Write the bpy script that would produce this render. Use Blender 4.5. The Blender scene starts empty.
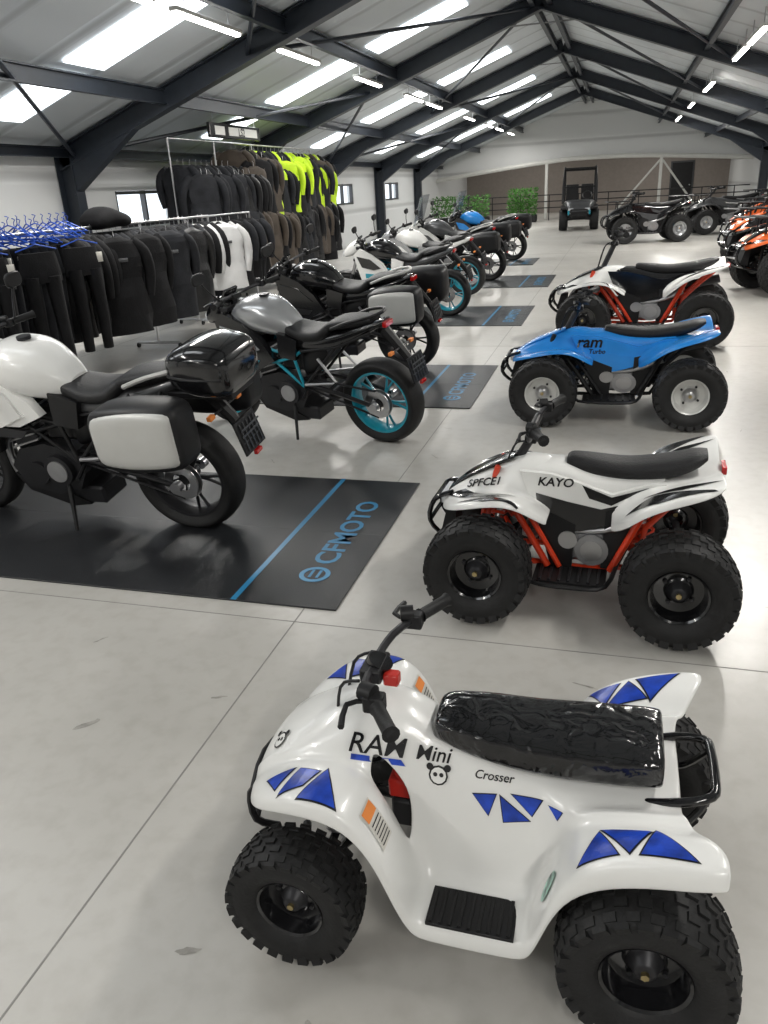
import bpy, bmesh, math, random
from mathutils import Vector, Matrix, noise, Euler
from mathutils.bvhtree import BVHTree
R = random.Random(7)
SC = bpy.context.scene
COL = SC.collection
pi = math.pi
# ------------------------------------------------------------------ materials
def mat(name, color, rough=.5, metal=0., var=0., vscale=8., bump=0., bscale=60., coat=0., alpha=1., trans=0., emit=0., spec=.5, sheen=0., bdist=.01):
    m = bpy.data.materials.new(name); m.use_nodes = True
    nt = m.node_tree; b = nt.nodes['Principled BSDF']
    c = (color[0], color[1], color[2], 1)
    b.inputs['Base Color'].default_value = c
    b.inputs['Roughness'].default_value = rough
    b.inputs['Metallic'].default_value = metal
    b.inputs['Specular IOR Level'].default_value = spec
    b.inputs['Coat Weight'].default_value = coat
    b.inputs['Coat Roughness'].default_value = .08
    b.inputs['Alpha'].default_value = alpha
    b.inputs['Transmission Weight'].default_value = trans
    b.inputs['Sheen Weight'].default_value = sheen
    if emit:
        b.inputs['Emission Color'].default_value = c
        b.inputs['Emission Strength'].default_value = emit
    tc = nt.nodes.new('ShaderNodeTexCoord')
    if var:
        n = nt.nodes.new('ShaderNodeTexNoise'); n.inputs['Scale'].default_value = vscale; n.inputs['Detail'].default_value = 5
        nt.links.new(tc.outputs['Object'], n.inputs['Vector'])
        r = nt.nodes.new('ShaderNodeValToRGB')
        r.color_ramp.elements[0].position = .3; r.color_ramp.elements[1].position = .7
        r.color_ramp.elements[0].color = (c[0]*(1-var), c[1]*(1-var), c[2]*(1-var), 1)
        r.color_ramp.elements[1].color = (min(1, c[0]*(1+var)), min(1, c[1]*(1+var)), min(1, c[2]*(1+var)), 1)
        nt.links.new(n.outputs['Fac'], r.inputs['Fac']); nt.links.new(r.outputs['Color'], b.inputs['Base Color'])
    if bump:
        n2 = nt.nodes.new('ShaderNodeTexNoise'); n2.inputs['Scale'].default_value = bscale; n2.inputs['Detail'].default_value = 4
        nt.links.new(tc.outputs['Object'], n2.inputs['Vector'])
        bp = nt.nodes.new('ShaderNodeBump'); bp.inputs['Strength'].default_value = bump; bp.inputs['Distance'].default_value = bdist
        nt.links.new(n2.outputs['Fac'], bp.inputs['Height']); nt.links.new(bp.outputs['Normal'], b.inputs['Normal'])
        if bdist > .01:
            n2.inputs['Detail'].default_value = 1.5; n2.inputs['Distortion'].default_value = 1.2
            nt.links.new(bp.outputs['Normal'], b.inputs['Coat Normal'])
    return m
M_white = mat('white_plastic', (.80, .80, .78), .27, coat=.3, var=.02)
M_blue = mat('blue_decal', (.012, .05, .38), .3, var=.45, vscale=25)
M_bluebody = mat('blue_plastic', (.02, .25, .72), .25, coat=.4, var=.05)
M_black = mat('black_plastic', (.010, .010, .011), .45, var=.2, spec=.35)
M_gloss = mat('black_gloss', (.007, .007, .008), .14, coat=.5, var=.1)
M_rubber = mat('tyre_rubber', (.0085, .0085, .009), .6, var=.25, vscale=30, bump=.15, bscale=120, spec=.4)
M_seat = mat('seat_vinyl', (.010, .010, .011), .5, bump=.3, bscale=150, var=.1, spec=.35)
M_seatw = mat('wrapped_seat_vinyl', (.007, .007, .008), .15, bump=.55, bscale=17, coat=.5, var=.1, bdist=.014)
M_steel = mat('steel', (.5, .5, .51), .3, 1., var=.08)
M_alu = mat('cast_aluminium', (.40, .40, .41), .45, .8, var=.12, bump=.1)
M_dkmetal = mat('dark_metal', (.028, .028, .031), .42, .5, var=.15)
M_brass = mat('brass_nut', (.5, .4, .2), .35, 1., var=.1)
M_red = mat('red_paint', (.5, .02, .012), .35, var=.08)
M_orange = mat('frame_orange_red', (.72, .05, .012), .32, coat=.3, var=.06)
M_obody = mat('orange_plastic', (.75, .13, .02), .3, coat=.3, var=.06)
M_teal = mat('teal_paint', (.008, .28, .38), .3, coat=.3, var=.06)
M_silver = mat('silver_paint', (.46, .47, .48), .25, .5, coat=.5, var=.05)
M_wrim = mat('pale_wheel_rim', (.6, .6, .58), .35, .2, coat=.2, var=.05)
M_grey = mat('grey_paint', (.07, .072, .076), .35, .3, coat=.3, var=.08)
M_pann = mat('pannier_silver', (.54, .54, .52), .4, .15, var=.03)
M_glass = mat('smoked_screen', (.16, .18, .21), .08, alpha=.6, var=.05)
M_lamp = mat('lamp_lens', (.7, .72, .75), .08, .3, coat=1, var=.05)
M_redl = mat('red_lens', (.5, .01, .01), .15, coat=.6, var=.05)
M_label = mat('label_white', (.62, .60, .55), .5, var=.05)
M_labelo = mat('label_orange', (.8, .25, .05), .5, var=.05)
M_stick = mat('sticker_teal_yellow', (.25, .42, .35), .4, var=.9, vscale=40)
M_matrub = mat('floor_mat_rubber', (.013, .014, .016), .36, var=.25, vscale=3, bump=.25, bscale=220, spec=.4)
M_matblue = mat('floor_mat_print', (.015, .19, .38), .4, var=.05)
M_beam = mat('painted_steel_beam', (.020, .026, .036), .45, var=.12)
M_wbeam = mat('white_painted_steel', (.65, .65, .62), .4, var=.03)
M_fab = [mat('black_textile', (.006, .006, .007), .85, var=.3, bump=.3, spec=.25), mat('charcoal_textile', (.014, .015, .018), .85, var=.3, bump=.3, spec=.25), mat('leather_black', (.005, .005, .006), .4, var=.2, bump=.4, spec=.4)]
M_hiv = mat('hi_vis_textile', (.42, .62, .01), .75, var=.1, bump=.3)
M_wtx = mat('white_textile', (.55, .55, .55), .8, var=.06, bump=.3)
M_rtx = mat('red_textile', (.45, .02, .02), .8, var=.1, bump=.3)
M_brown = mat('brown_textile', (.05, .038, .028), .8, var=.2, bump=.3)
M_hang = mat('blue_hanger_plastic', (.02, .09, .5), .35, var=.05)
M_leaf = mat('leaf_green', (.05, .18, .02), .6, var=.4, vscale=20)
M_tube = mat('lamp_tube', (1, .98, .94), .5, emit=14)
M_skyl = mat('translucent_roof_panel', (.93, .97, 1.0), .5, emit=3.6)

# ------------------------------------------------------------------ geometry helpers
def cr(P, k):
    if k <= 1 or len(P) < 3: return [list(p) for p in P]
    out = []; n = len(P)
    for i in range(n-1):
        a = P[max(i-1, 0)]; b = P[i]; c = P[i+1]; d = P[min(i+2, n-1)]
        for s in range(k):
            t = s/k
            out.append([.5*((2*b[j])+(-a[j]+c[j])*t+(2*a[j]-5*b[j]+4*c[j]-d[j])*t*t+(-a[j]+3*b[j]-3*c[j]+d[j])*t**3) for j in range(len(b))])
    out.append(list(P[-1])); return out
class G:
    def __init__(s, M=None): s.v = []; s.f = []; s.m = []; s.mats = []; s.M = M or Matrix.Identity(4)
    def add(s, V, F, m, M=None):
        o = len(s.v); T = s.M @ M if M else s.M
        s.v += [T @ Vector(x) for x in V]
        if m not in s.mats: s.mats.append(m)
        k = s.mats.index(m)
        for f in F: s.f.append([o+i for i in f]); s.m.append(k)
    def box(s, c, d, m, rot=(0, 0, 0), bev=.12):
        x, y, z = [q/2 for q in d]; b = min(x, y, z)*bev*2
        V = []
        for sx in (-1, 1):
            for sy in (-1, 1):
                for sz in (-1, 1):
                    V += [(sx*x, sy*(y-b), sz*(z-b)), (sx*(x-b), sy*y, sz*(z-b)), (sx*(x-b), sy*(y-b), sz*z)]
        bm = bmesh.new(); [bm.verts.new(q) for q in V]
        bmesh.ops.remove_doubles(bm, verts=bm.verts, dist=1e-7)
        bmesh.ops.convex_hull(bm, input=bm.verts); bm.verts.index_update(); bm.verts.ensure_lookup_table()
        VV = [v.co.copy() for v in bm.verts]; FF = [[v.index for v in f.verts] for f in bm.faces]; bm.free()
        s.add(VV, FF, m, Matrix.Translation(c) @ Euler(rot).to_matrix().to_4x4())
    def sweep(s, P, r, m, n=8, k=1, caps=True, flat=1.):
        rr = r if isinstance(r, (list, tuple)) else [r]*len(P)
        Q = cr([list(p)+[q] for p, q in zip(P, rr)], k)
        pts = [Vector(q[:3]) for q in Q]; rs = [q[3] for q in Q]
        V = []; F = []; N = len(pts)
        t0 = (pts[1]-pts[0]).normalized(); u = t0.orthogonal().normalized()
        for i in range(N):
            t = (pts[min(i+1, N-1)]-pts[max(i-1, 0)]).normalized()
            u = (u-t*u.dot(t)).normalized(); w = t.cross(u)
            for j in range(n):
                a = 2*pi*j/n; V.append(pts[i]+(u*math.cos(a)+w*math.sin(a)*flat)*rs[i])
        for i in range(N-1):
            for j in range(n):
                F.append((i*n+j, i*n+(j+1) % n, (i+1)*n+(j+1) % n, (i+1)*n+j))
        if caps: F.append(list(range(n))[::-1]); F.append([(N-1)*n+j for j in range(n)])
        s.add(V, F, m)
    def cyl(s, a, b, r, m, n=20, r2=None): s.sweep([a, b], [r, r if r2 is None else r2], m, n)
    def lathe(s, prof, c, ax, m, n=32, k=1):
        prof = cr(prof, k); ax = Vector(ax).normalized(); u = ax.orthogonal().normalized(); w = ax.cross(u); c = Vector(c)
        V = []; F = []; N = len(prof)
        for a, r in prof:
            for j in range(n):
                t = 2*pi*j/n; V.append(c+ax*a+(u*math.cos(t)+w*math.sin(t))*r)
        for i in range(N-1):
            for j in range(n): F.append((i*n+j, (i+1)*n+j, (i+1)*n+(j+1) % n, i*n+(j+1) % n))
        s.add(V, F, m)
    def rings(s, RR, m, caps=True, mf=None):
        n = len(RR[0]); V = [p for r in RR for p in r]
        if mf:
            for i in range(len(RR)-1):
                s.add(list(RR[i])+list(RR[i+1]), [(j, (j+1) % n, n+(j+1) % n, n+j) for j in range(n)], mf(i/(len(RR)-1)))
            s.add(RR[0], [list(range(n))[::-1]], mf(0)); s.add(RR[-1], [list(range(n))], mf(1)); return
        F = [(i*n+j, i*n+(j+1) % n, (i+1)*n+(j+1) % n, (i+1)*n+j) for i in range(len(RR)-1) for j in range(n)]
        if caps: F += [list(range(n))[::-1], [(len(RR)-1)*n+j for j in range(n)]]
        s.add(V, F, m)
    def lo(s, S, m, k=4, n=24, e=2.5, yc=0.):  # stations (x,zc,hz,hy)
        S = cr([list(q) for q in S], k); RR = []
        for x, zc, hz, hy in S:
            hz = max(hz, .003); hy = max(hy, .003); ring = []
            for j in range(n):
                t = 2*pi*j/n; c = math.cos(t); q = math.sin(t)
                ring.append((x, yc+hy*math.copysign(abs(c)**(2/e), c), zc+hz*math.copysign(abs(q)**(2/e), q)))
            RR.append(ring)
        s.rings(RR, m)
    def prism(s, poly, y0, y1, m):  # (x,z) polygon
        n = len(poly); V = [(x, y0, z) for x, z in poly]+[(x, y1, z) for x, z in poly]
        s.add(V, [list(range(n)), [n+i for i in range(n)][::-1]]+[(i, n+i, n+(i+1) % n, (i+1) % n) for i in range(n)], m)
    def prism2(s, poly, y0, y1, m):
        s.prism(poly, y0, y1, m); s.prism(poly, -y0, -y1, m)
    def coil(s, a, b, r, wr, turns, m):
        a = Vector(a); b = Vector(b); t = (b-a).normalized(); u = t.orthogonal().normalized(); w = t.cross(u); N = int(turns*10)
        s.sweep([a+(b-a)*(i/N)+(u*math.cos(2*pi*turns*i/N)+w*math.sin(2*pi*turns*i/N))*r for i in range(N+1)], wr, m, 6)
    def out(s, name, parent=None, smooth=38):
        me = bpy.data.meshes.new(name); me.from_pydata([tuple(v) for v in s.v], [], s.f)
        for m in s.mats: me.materials.append(m)
        me.polygons.foreach_set('material_index', s.m)
        bm = bmesh.new(); bm.from_mesh(me); bmesh.ops.recalc_face_normals(bm, faces=bm.faces); bm.to_mesh(me); bm.free()
        if smooth:
            me.polygons.foreach_set('use_smooth', [True]*len(me.polygons)); me.set_sharp_from_angle(angle=math.radians(smooth))
        me.update(); return place(name, me, parent)
def place(name, me, parent=None, loc=(0, 0, 0), rot=(0, 0, 0)):
    o = bpy.data.objects.new(name, me); COL.objects.link(o); o.location = loc; o.rotation_euler = rot
    if parent: o.parent = parent
    return o
def empty(name, loc=(0, 0, 0), rot=(0, 0, 0)):
    o = bpy.data.objects.new(name, None); COL.objects.link(o); o.location = loc; o.rotation_euler = rot; o.empty_display_size = .1
    return o
def bake(o):
    dg = bpy.context.evaluated_depsgraph_get(); me = bpy.data.meshes.new_from_object(o.evaluated_get(dg)); o.modifiers.clear(); o.data = me; return o
def shell(name, S, m, parent, S3=(1, 1, 1), thick=.006, sub=2, holes=()):
    V = []; F = []; n = len(S[0][1])
    for x, prof in S:
        pr = [(q[0], q[1], q[2] if len(q) > 2 else 0) for q in prof]
        row = [(-y, z, d) for y, z, d in pr[::-1][:-1]]+pr
        V += [((x+d)*S3[0], y*S3[1], z*S3[2]) for y, z, d in row]
    w = 2*n-1
    for i in range(len(S)-1):
        for j in range(w-1):
            h = j-(n-1) if j >= n-1 else n-2-j
            if (i, h) in holes: continue
            F.append((i*w+j, i*w+j+1, (i+1)*w+j+1, (i+1)*w+j))
    me = bpy.data.meshes.new(name); me.from_pydata(V, [], F); me.materials.append(m)
    me.polygons.foreach_set('use_smooth', [True]*len(F))
    bm = bmesh.new(); bm.from_mesh(me); bmesh.ops.recalc_face_normals(bm, faces=bm.faces)
    if sum(f.normal.z for f in bm.faces) < 0: bmesh.ops.reverse_faces(bm, faces=bm.faces)
    bm.to_mesh(me); bm.free()
    o = place(name, me, parent)
    q = o.modifiers.new('s', 'SOLIDIFY'); q.thickness = thick; q.offset = -1
    q = o.modifiers.new('u', 'SUBSURF'); q.levels = sub; q.render_levels = sub
    return bake(o)
def bvh(o):
    me = o.data; return BVHTree.FromPolygons([v.co for v in me.vertices], [list(p.vertices) for p in me.polygons])
def project(name, V, F, bt, O, U, W, D, m, parent, off=.0025):
    O = Vector(O); U = Vector(U).normalized(); W = Vector(W).normalized(); D = Vector(D).normalized(); out = []; ok = []
    for x, y in V:
        p = O+U*x+W*y; h = bt.ray_cast(p-D*.35, D)
        good = h[0] is not None and (h[0]-p).length < .16
        if good:
            nn = h[1] if h[1].dot(D) < 0 else -h[1]; q = h[0]+nn*off
        else: q = p
        out.append(q); ok.append(good)
    F = [f for f in F if all(ok[i] for i in f)]
    F = [f for f in F if max((out[f[i]]-out[f[i-1]]).length for i in range(len(f))) < .12]
    me = bpy.data.meshes.new(name); me.from_pydata([tuple(q) for q in out], [], F); me.materials.append(m)
    return place(name, me, parent)
def polygrid(poly, cuts=3):
    bm = bmesh.new(); vs = [bm.verts.new((x, y, 0)) for x, y in poly]; bm.faces.new(vs)
    bmesh.ops.triangulate(bm, faces=bm.faces)
    for _ in range(cuts): bmesh.ops.subdivide_edges(bm, edges=bm.edges[:], cuts=1, use_grid_fill=True)
    bmesh.ops.triangulate(bm, faces=bm.faces); bm.verts.index_update()
    r = ([(v.co.x, v.co.y) for v in bm.verts], [[v.index for v in f.verts] for f in bm.faces]); bm.free(); return r
_tc = {}
def textmesh(s, size=1., bold=0.0, shear=0.):
    key = (s, bold, shear)
    if key not in _tc:
        c = bpy.data.curves.new('t', 'FONT'); c.body = s; c.offset = bold; c.shear = shear; c.resolution_u = 3
        o = bpy.data.objects.new('t', c); COL.objects.link(o); dg = bpy.context.evaluated_depsgraph_get(); dg.update()
        me = bpy.data.meshes.new_from_object(o.evaluated_get(dg)); bpy.data.objects.remove(o)
        bm = bmesh.new(); bm.from_mesh(me); bmesh.ops.triangulate(bm, faces=bm.faces)
        bmesh.ops.subdivide_edges(bm, edges=bm.edges[:], cuts=1); bmesh.ops.triangulate(bm, faces=bm.faces)
        bm.verts.index_update()
        _tc[key] = ([(v.co.x, v.co.y) for v in bm.verts], [[v.index for v in p.verts] for p in bm.faces]); bm.free()
    V, F = _tc[key]; return [(x*size, y*size) for x, y in V], F
def flattext(name, s, size, O, U, W, m, parent, bold=0., shear=0.):
    V, F = textmesh(s, size, bold, shear); O = Vector(O); U = Vector(U); W = Vector(W)
    me = bpy.data.meshes.new(name); me.from_pydata([tuple(O+U*x+W*y) for x, y in V], [], F); me.materials.append(m)
    return place(name, me, parent)

# ------------------------------------------------------------------ wheels
_wc = {}
CUBE = [(0, 1, 3, 2), (4, 6, 7, 5), (0, 4, 5, 1), (2, 3, 7, 6), (0, 2, 6, 4), (1, 5, 7, 3)]
def atv_wheel(r, w, rim, rr=None):
    key = (round(r, 3), round(w, 3), rim.name)
    if key in _wc: return _wc[key]
    g = G(); rr = rr or r*.5; d = r-rr
    half = [(.36*w, rr*.98), (.43*w, rr+.10*d), (.50*w, rr+.36*d), (.505*w, rr+.6*d), (.47*w, rr+.82*d), (.34*w, rr+.91*d), (.18*w, rr+.94*d), (0, rr+.95*d)]
    g.lathe(half+[(-a, q) for a, q in half[::-1][1:]], (0, 0, 0), (0, 1, 0), M_rubber, 48, 3)
    N = 24; cw = 2*pi*r/N
    for i in range(N):
        for row, ax in enumerate((-.36, -.18, 0, .18, .36)):
            t = 2*pi*(i+.5*(row % 2))/N; dr = (.07, .04, .032, .04, .07)[row]
            T = Matrix.Rotation(t, 4, 'Y') @ Matrix.Translation((0, ax*w, r-dr*r)) @ Matrix.Rotation(-ax*1.0, 4, 'X')
            x, y, z = cw*.31, w*.07, r*.034
            V = [(sx*x*(1 if sz < 0 else .85), sy*y*(1 if sz < 0 else .85), sz*z) for sx in (-1, 1) for sy in (-1, 1) for sz in (-1, 1)]
            g.add(V, CUBE, M_rubber, T)
        for sd in (-1, 1):
            t = 2*pi*(i+.5)/N
            T = Matrix.Rotation(t, 4, 'Y') @ Matrix.Translation((0, sd*w*.48, rr+.76*d)) @ Matrix.Rotation(sd*-.3, 4, 'X')
            x, y, z = cw*.30, w*.04, d*.14
            V = [(sx*x, sy*y, sz*z) for sx in (-1, 1) for sy in (-1, 1) for sz in (-1, 1)]
            g.add(V, CUBE, M_rubber, T)
    for sd in (1, -1):
        g.lathe([(sd*.37*w, rr*1.03), (sd*.40*w, rr*1.0), (sd*.37*w, rr*.93), (sd*.2*w, rr*.88), (sd*.08*w, rr*.82), (sd*.05*w, rr*.5), (sd*.08*w, rr*.42), (sd*.10*w, rr*.30)], (0, 0, 0), (0, 1, 0), rim, 32)
    g.lathe([(.10*w, rr*.42), (.13*w, rr*.36), (.26*w, rr*.26), (.28*w, rr*.2), (.28*w, 0)], (0, 0, 0), (0, 1, 0), M_dkmetal if rim in (M_gloss, M_dkmetal) else M_steel, 20)
    g.cyl((0, .2*w, 0), (0, .34*w, 0), rr*.10, M_brass, 6)
    for i in range(4):
        t = pi/4+i*pi/2; q = rr*.55; g.cyl((q*math.cos(t), .02*w, q*math.sin(t)), (q*math.cos(t), .11*w, q*math.sin(t)), rr*.07, M_dkmetal, 6)
    o = g.out('tmp'); me = o.data; bpy.data.objects.remove(o); _wc[key] = me; return me
def bike_wheel(r, w, rim, rear):
    key = ('b', round(r, 3), round(w, 3), rim.name, rear)
    if key in _wc: return _wc[key]
    g = G(); rr = r-.085
    half = [(.34*w, rr), (.44*w, rr+.025), (.5*w, rr+.05), (.42*w, r-.018), (.24*w, r-.004), (0, r)]
    g.lathe(half+[(-a, q) for a, q in half[::-1][1:]], (0, 0, 0), (0, 1, 0), M_rubber, 48, 3)
    for sd in (-1, 1):
        g.lathe([(sd*.30*w, rr+.012), (sd*.37*w, rr+.012), (sd*.36*w, rr-.006), (sd*.25*w, rr-.016), (0, rr-.020)], (0, 0, 0), (0, 1, 0), rim, 40)
    g.lathe([(-.055, 0), (-.055, .032), (.055, .032), (.055, 0)], (0, 0, 0), (0, 1, 0), M_dkmetal, 20)
    for i in range(5):
        t = 2*pi*i/5
        for dt in (-.16, .16):
            a = (math.cos(t)*.03, 0, math.sin(t)*.03); b = (math.cos(t+dt)*(rr-.015), 0, math.sin(t+dt)*(rr-.015)); mm = (math.cos(t+dt*.5)*rr*.5, 0, math.sin(t+dt*.5)*rr*.5)
            g.sweep([a, mm, b], [.012, .008, .009], rim, 6, 2)
    for sd in ((1,) if rear else (-1, 1)):
        q = .105 if rear else .14
        g.lathe([(sd*.06, q-.03), (sd*.065, q-.03), (sd*.065, q), (sd*.06, q), (sd*.06, q-.03)], (0, 0, 0), (0, 1, 0), M_steel, 32)
        for i in range(6):
            t = 2*pi*i/6; g.cyl((math.cos(t)*.03, sd*.05, math.sin(t)*.03), (math.cos(t)*(q-.02), sd*.062, math.sin(t)*(q-.02)), .005, M_dkmetal, 6)
    o = g.out('tmp'); me = o.data; bpy.data.objects.remove(o); _wc[key] = me; return me

def handlebar(g, base, top, tips, r=.011, grip=.11):
    bx, bz = base; tx, tz = top; x1, y1, z1 = tips
    g.cyl((bx, 0, bz), (tx, 0, tz), r*1.6, M_dkmetal, 12)
    g.box((tx, 0, tz), (.05, .09, .035), M_black)
    pts = [(tx, 0, tz+.01), (tx, y1*.25, tz+.01), (tx*.75+x1*.25, y1*.5, z1-.01), (x1, y1, z1)]
    for s in (1, -1):
        P = [(a, s*b, c) for a, b, c in pts]; g.sweep(P, r, M_dkmetal, 8, 3)
        d = (Vector(P[3])-Vector(P[2])).normalized(); e = Vector(P[3])
        g.sweep([e-d*grip, e-d*grip*.95, e-d*.01, e], [r*1.9, r*1.55, r*1.55, r*1.9], M_rubber, 12)
        c = e-d*(grip+.025); g.box(c, (.045, .035, .04), M_black)
        g.sweep([c+Vector((.02, 0, 0)), c+Vector((.055, s*.02, 0)), c+Vector((.045, s*grip*.9, -.005))], [.006, .006, .007], M_black, 6, 2)
        g.cyl(c+Vector((.0, 0, .02)), c+Vector((.03, -s*.01, .02)), .02, M_black, 12)
    for s in (1, -1):
        g.sweep([(tx+.02, s*.06, tz), (tx+.07, s*.05, tz-.03), (bx+.03, s*.03, bz-.03)], .004, M_black, 6, 4)

# ------------------------------------------------------------------ small one-piece kid quad
def mini_quad(loc, yaw):
    E = empty('childrens_quad_bike', loc, (0, 0, yaw))
    def P(a, y1, z1, y2, z2, y3, z3, y4, z4, d, dx=0.):
        A = (y2-.008, z2+.02)
        return [(0, a, dx), (y1*.6, a-.004, dx), (y1, z1, dx), (y1*.4+A[0]*.6+.004, z1*.4+A[1]*.6, dx), (A[0], A[1], dx*.9), (y2+.008, z2, dx*.7), (y3, z3, dx*.3), ((y3+y4)/2, (z3+z4)/2+.005), (y4-.012, z4), (y4, z4-.008), (y4+.005, z4-d)]
    S = [(.545, P(.305, .065, .29, .085, .275, .10, .27, .12, .255, .018)),
         (.52, P(.36, .085, .34, .11, .325, .13, .32, .17, .315, .03)),
         (.47, P(.415, .095, .395, .125, .37, .155, .375, .24, .372, .035)),
         (.38, P(.475, .09, .45, .13, .405, .165, .42, .285, .428, .04)),
         (.29, P(.52, .085, .49, .13, .42, .165, .43, .295, .435, .04)),
         (.225, P(.525, .08, .49, .13, .385, .165, .41, .295, .41, .04)),
         (.175, P(.515, .08, .475, .135, .31, .175, .34, .29, .33, .045)),
         (.14, P(.495, .08, .46, .14, .22, .18, .235, .285, .22, .05)),
         (.11, P(.475, .085, .44, .145, .155, .175, .14, .275, .133, .045)),
         (.08, P(.455, .09, .42, .15, .145, .17, .13, .275, .125, .045)),
         (-.115, P(.41, .105, .385, .155, .145, .17, .13, .275, .125, .045)),
         (-.145, P(.41, .11, .385, .157, .165, .18, .148, .28, .142, .045)),
         (-.17, P(.41, .115, .385, .158, .25, .19, .25, .285, .24, .05)),
         (-.205, P(.41, .12, .39, .16, .355, .20, .36, .295, .352, .055)),
         (-.27, P(.412, .12, .395, .165, .395, .205, .41, .30, .412, .055)),
         (-.36, P(.418, .12, .405, .17, .41, .215, .44, .31, .448, .055)),
         (-.45, P(.42, .115, .41, .17, .415, .225, .455, .318, .462, .05, .03)),
         (-.485, P(.42, .11, .41, .17, .42, .23, .46, .315, .466, .045, .06)),
         (-.495, P(.41, .11, .40, .17, .41, .23, .455, .312, .46, .04, .065))]
    sh = shell('body_shell', S, M_white, E, thick=.007, holes={(5, 4), (6, 4), (6, 3), (5, 3)}); bt = bvh(sh)
    g = G()  # seat
    g.lo([(.105, .462, .015, .04), (.085, .475, .030, .065), (.0, .466, .042, .085), (-.13, .456, .046, .098), (-.28, .462, .046, .103), (-.375, .468, .042, .102), (-.39, .468, .034, .095)], M_seatw, e=4, n=36)
    g.out('seat', E, 60)
    g = G()
    for s in (1, -1):
        g.sweep([(.40, s*.07, .17), (.1, s*.09, .11), (-.2, s*.09, .11), (-.36, s*.06, .17)], .012, M_black, 8, 3)
        g.sweep([(.30, s*.07, .13), (.37, s*.22, .15)], .011, M_black, 8); g.sweep([(.43, s*.07, .14), (.37, s*.22, .155)], .011, M_black, 8)
        g.cyl((.37, s*.19, .155), (.37, s*.27, .155), .02, M_dkmetal, 12)
        g.coil((.33, s*.19, .18), (.27, s*.11, .37), .024, .0055, 6, M_steel); g.cyl((.335, s*.195, .16), (.265, s*.105, .38), .010, M_black)
        g.box((-.017, s*.225, .133), (.19, .10, .008), M_black)
        for i in range(9): g.box((-.10+.021*i, s*.225, .139), (.008, .09, .005), M_rubber)
        g.sweep([(.48, s*.12, .17), (.53, s*.14, .20), (.535, s*.14, .28), (.50, s*.13, .31)], .009, M_black, 8, 3)
    for zz in (.20, .28): g.sweep([(.53, -.14, zz), (.56, 0, zz+.005), (.53, .14, zz)], .009, M_black, 8, 3)
    g.cyl((-.37, -.26, .17), (-.37, .26, .17), .012, M_steel)
    g.box((-.22, 0, .17), (.30, .08, .04), M_black)
    g.box((.04, 0, .22), (.22, .14, .13), M_alu); g.cyl((.16, -.08, .36), (.16, .08, .36), .03, M_red); g.box((.175, 0, .31), (.06, .17, .05), M_red); g.cyl((.0, -.10, .2), (.0, .10, .2), .06, M_dkmetal)
    g.box((.17, 0, .24), (.06, .17, .08), M_dkmetal); g.box((.10, 0, .31), (.08, .18, .14), M_black)
    g.sweep([(.06, .0, .3), (.14, .09, .22), (-.1, .1, .2), (-.4, .08, .26)], [.012, .012, .02, .025], M_steel, 10, 4)
    g.sweep([(-.36, .10, .40), (-.43, .105, .42), (-.485, .09, .432), (-.495, .05, .437), (-.495, -.05, .437), (-.485, -.09, .432), (-.43, -.105, .42), (-.36, -.10, .40)], .010, M_gloss, 10, 3)
    for s in (1, -1): g.sweep([(-.39, s*.09, .34), (-.45, s*.085, .36), (-.495, s*.06, .43)], .008, M_gloss, 8, 3)
    g.out('chassis', E)
    g = G(); handlebar(g, (.31, .44), (.245, .585), (.13, .27, .625), .010, .095)
    g.box((.20, .02, .575), (.035, .03, .03), M_red); g.cyl((.24, 0, .585), (.23, 0, .605), .03, M_gloss, 20)
    g.out('handlebar', E)
    fw = atv_wheel(.155, .115, M_gloss); rw = atv_wheel(.175, .15, M_gloss)
    for s in (1, -1):
        place('front_wheel', fw, E, (.37, s*.285, .155), (0, .3*s, 0 if s > 0 else pi))
        place('rear_wheel', rw, E, (-.37, s*.275, .175), (0, .2, 0 if s > 0 else pi))
    def tri(poly, O, U, W, D, m=M_blue, grow=True):
        if grow:
            cx = sum(p[0] for p in poly)/len(poly); cy = sum(p[1] for p in poly)/len(poly)
            V, F = polygrid([(cx+(x-cx)*1.12, cy+(y-cy)*1.12) for x, y in poly]); project('decal_edge', V, F, bt, O, U, W, D, M_dkmetal, E, .0012)
        V, F = polygrid(poly); project('decal', V, F, bt, O, U, W, D, m, E, .0024)
    X = (1, 0, 0); Yv = (0, 1, 0); Zv = (0, 0, 1); dn = (0, 0, -1)
    for s in (1, -1):
        def q(P): return [(x, s*y) for x, y in P]
        for P4 in ([(.45, .20), (.39, .175), (.41, .245)], [(.395, .262), (.375, .18), (.325, .19), (.345, .24)], [(.345, .275), (.26, .28), (.31, .18)], [(-.235, .275), (-.27, .205), (-.305, .275)], [(-.275, .20), (-.365, .215), (-.325, .275)], [(-.345, .28), (-.375, .21), (-.44, .295)]):
            tri(q(P4), (0, 0, .44), X, Yv, dn)
        H = (0, -s, -.25)
        for P4 in ([(-.0, .365), (-.05, .372), (-.035, .32)], [(-.06, .37), (-.07, .31), (-.125, .325)], [(-.085, .378), (-.15, .378), (-.13, .338)], [(-.165, .372), (-.195, .37), (-.185, .35)]):
            tri(P4, (0, s*.14, 0), X, Zv, H)
        D2 = (0, -s*.8, -.6); U = (-s, 0, 0); W = (0, -.6*s, .8)
        for tx, sz, ox, oz, m in (('RAM', .062, .285, .425, M_gloss), ('Mini', .046, .135, .428, M_gloss), ('Crosser', .026, .0, .40, M_gloss)):
            V, F = textmesh(tx, sz, .008, .2); ox = ox if s > 0 else ox-.13
            project('logo_text', V, F, bt, (ox, s*.105, oz), U, W, D2, m, E, .003)
        tri([(0, -.018), (.12, -.018), (.11, -.005), (0, -.005)], (.275 if s > 0 else .16, s*.105, .425), U, W, D2, M_blue, False)
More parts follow.
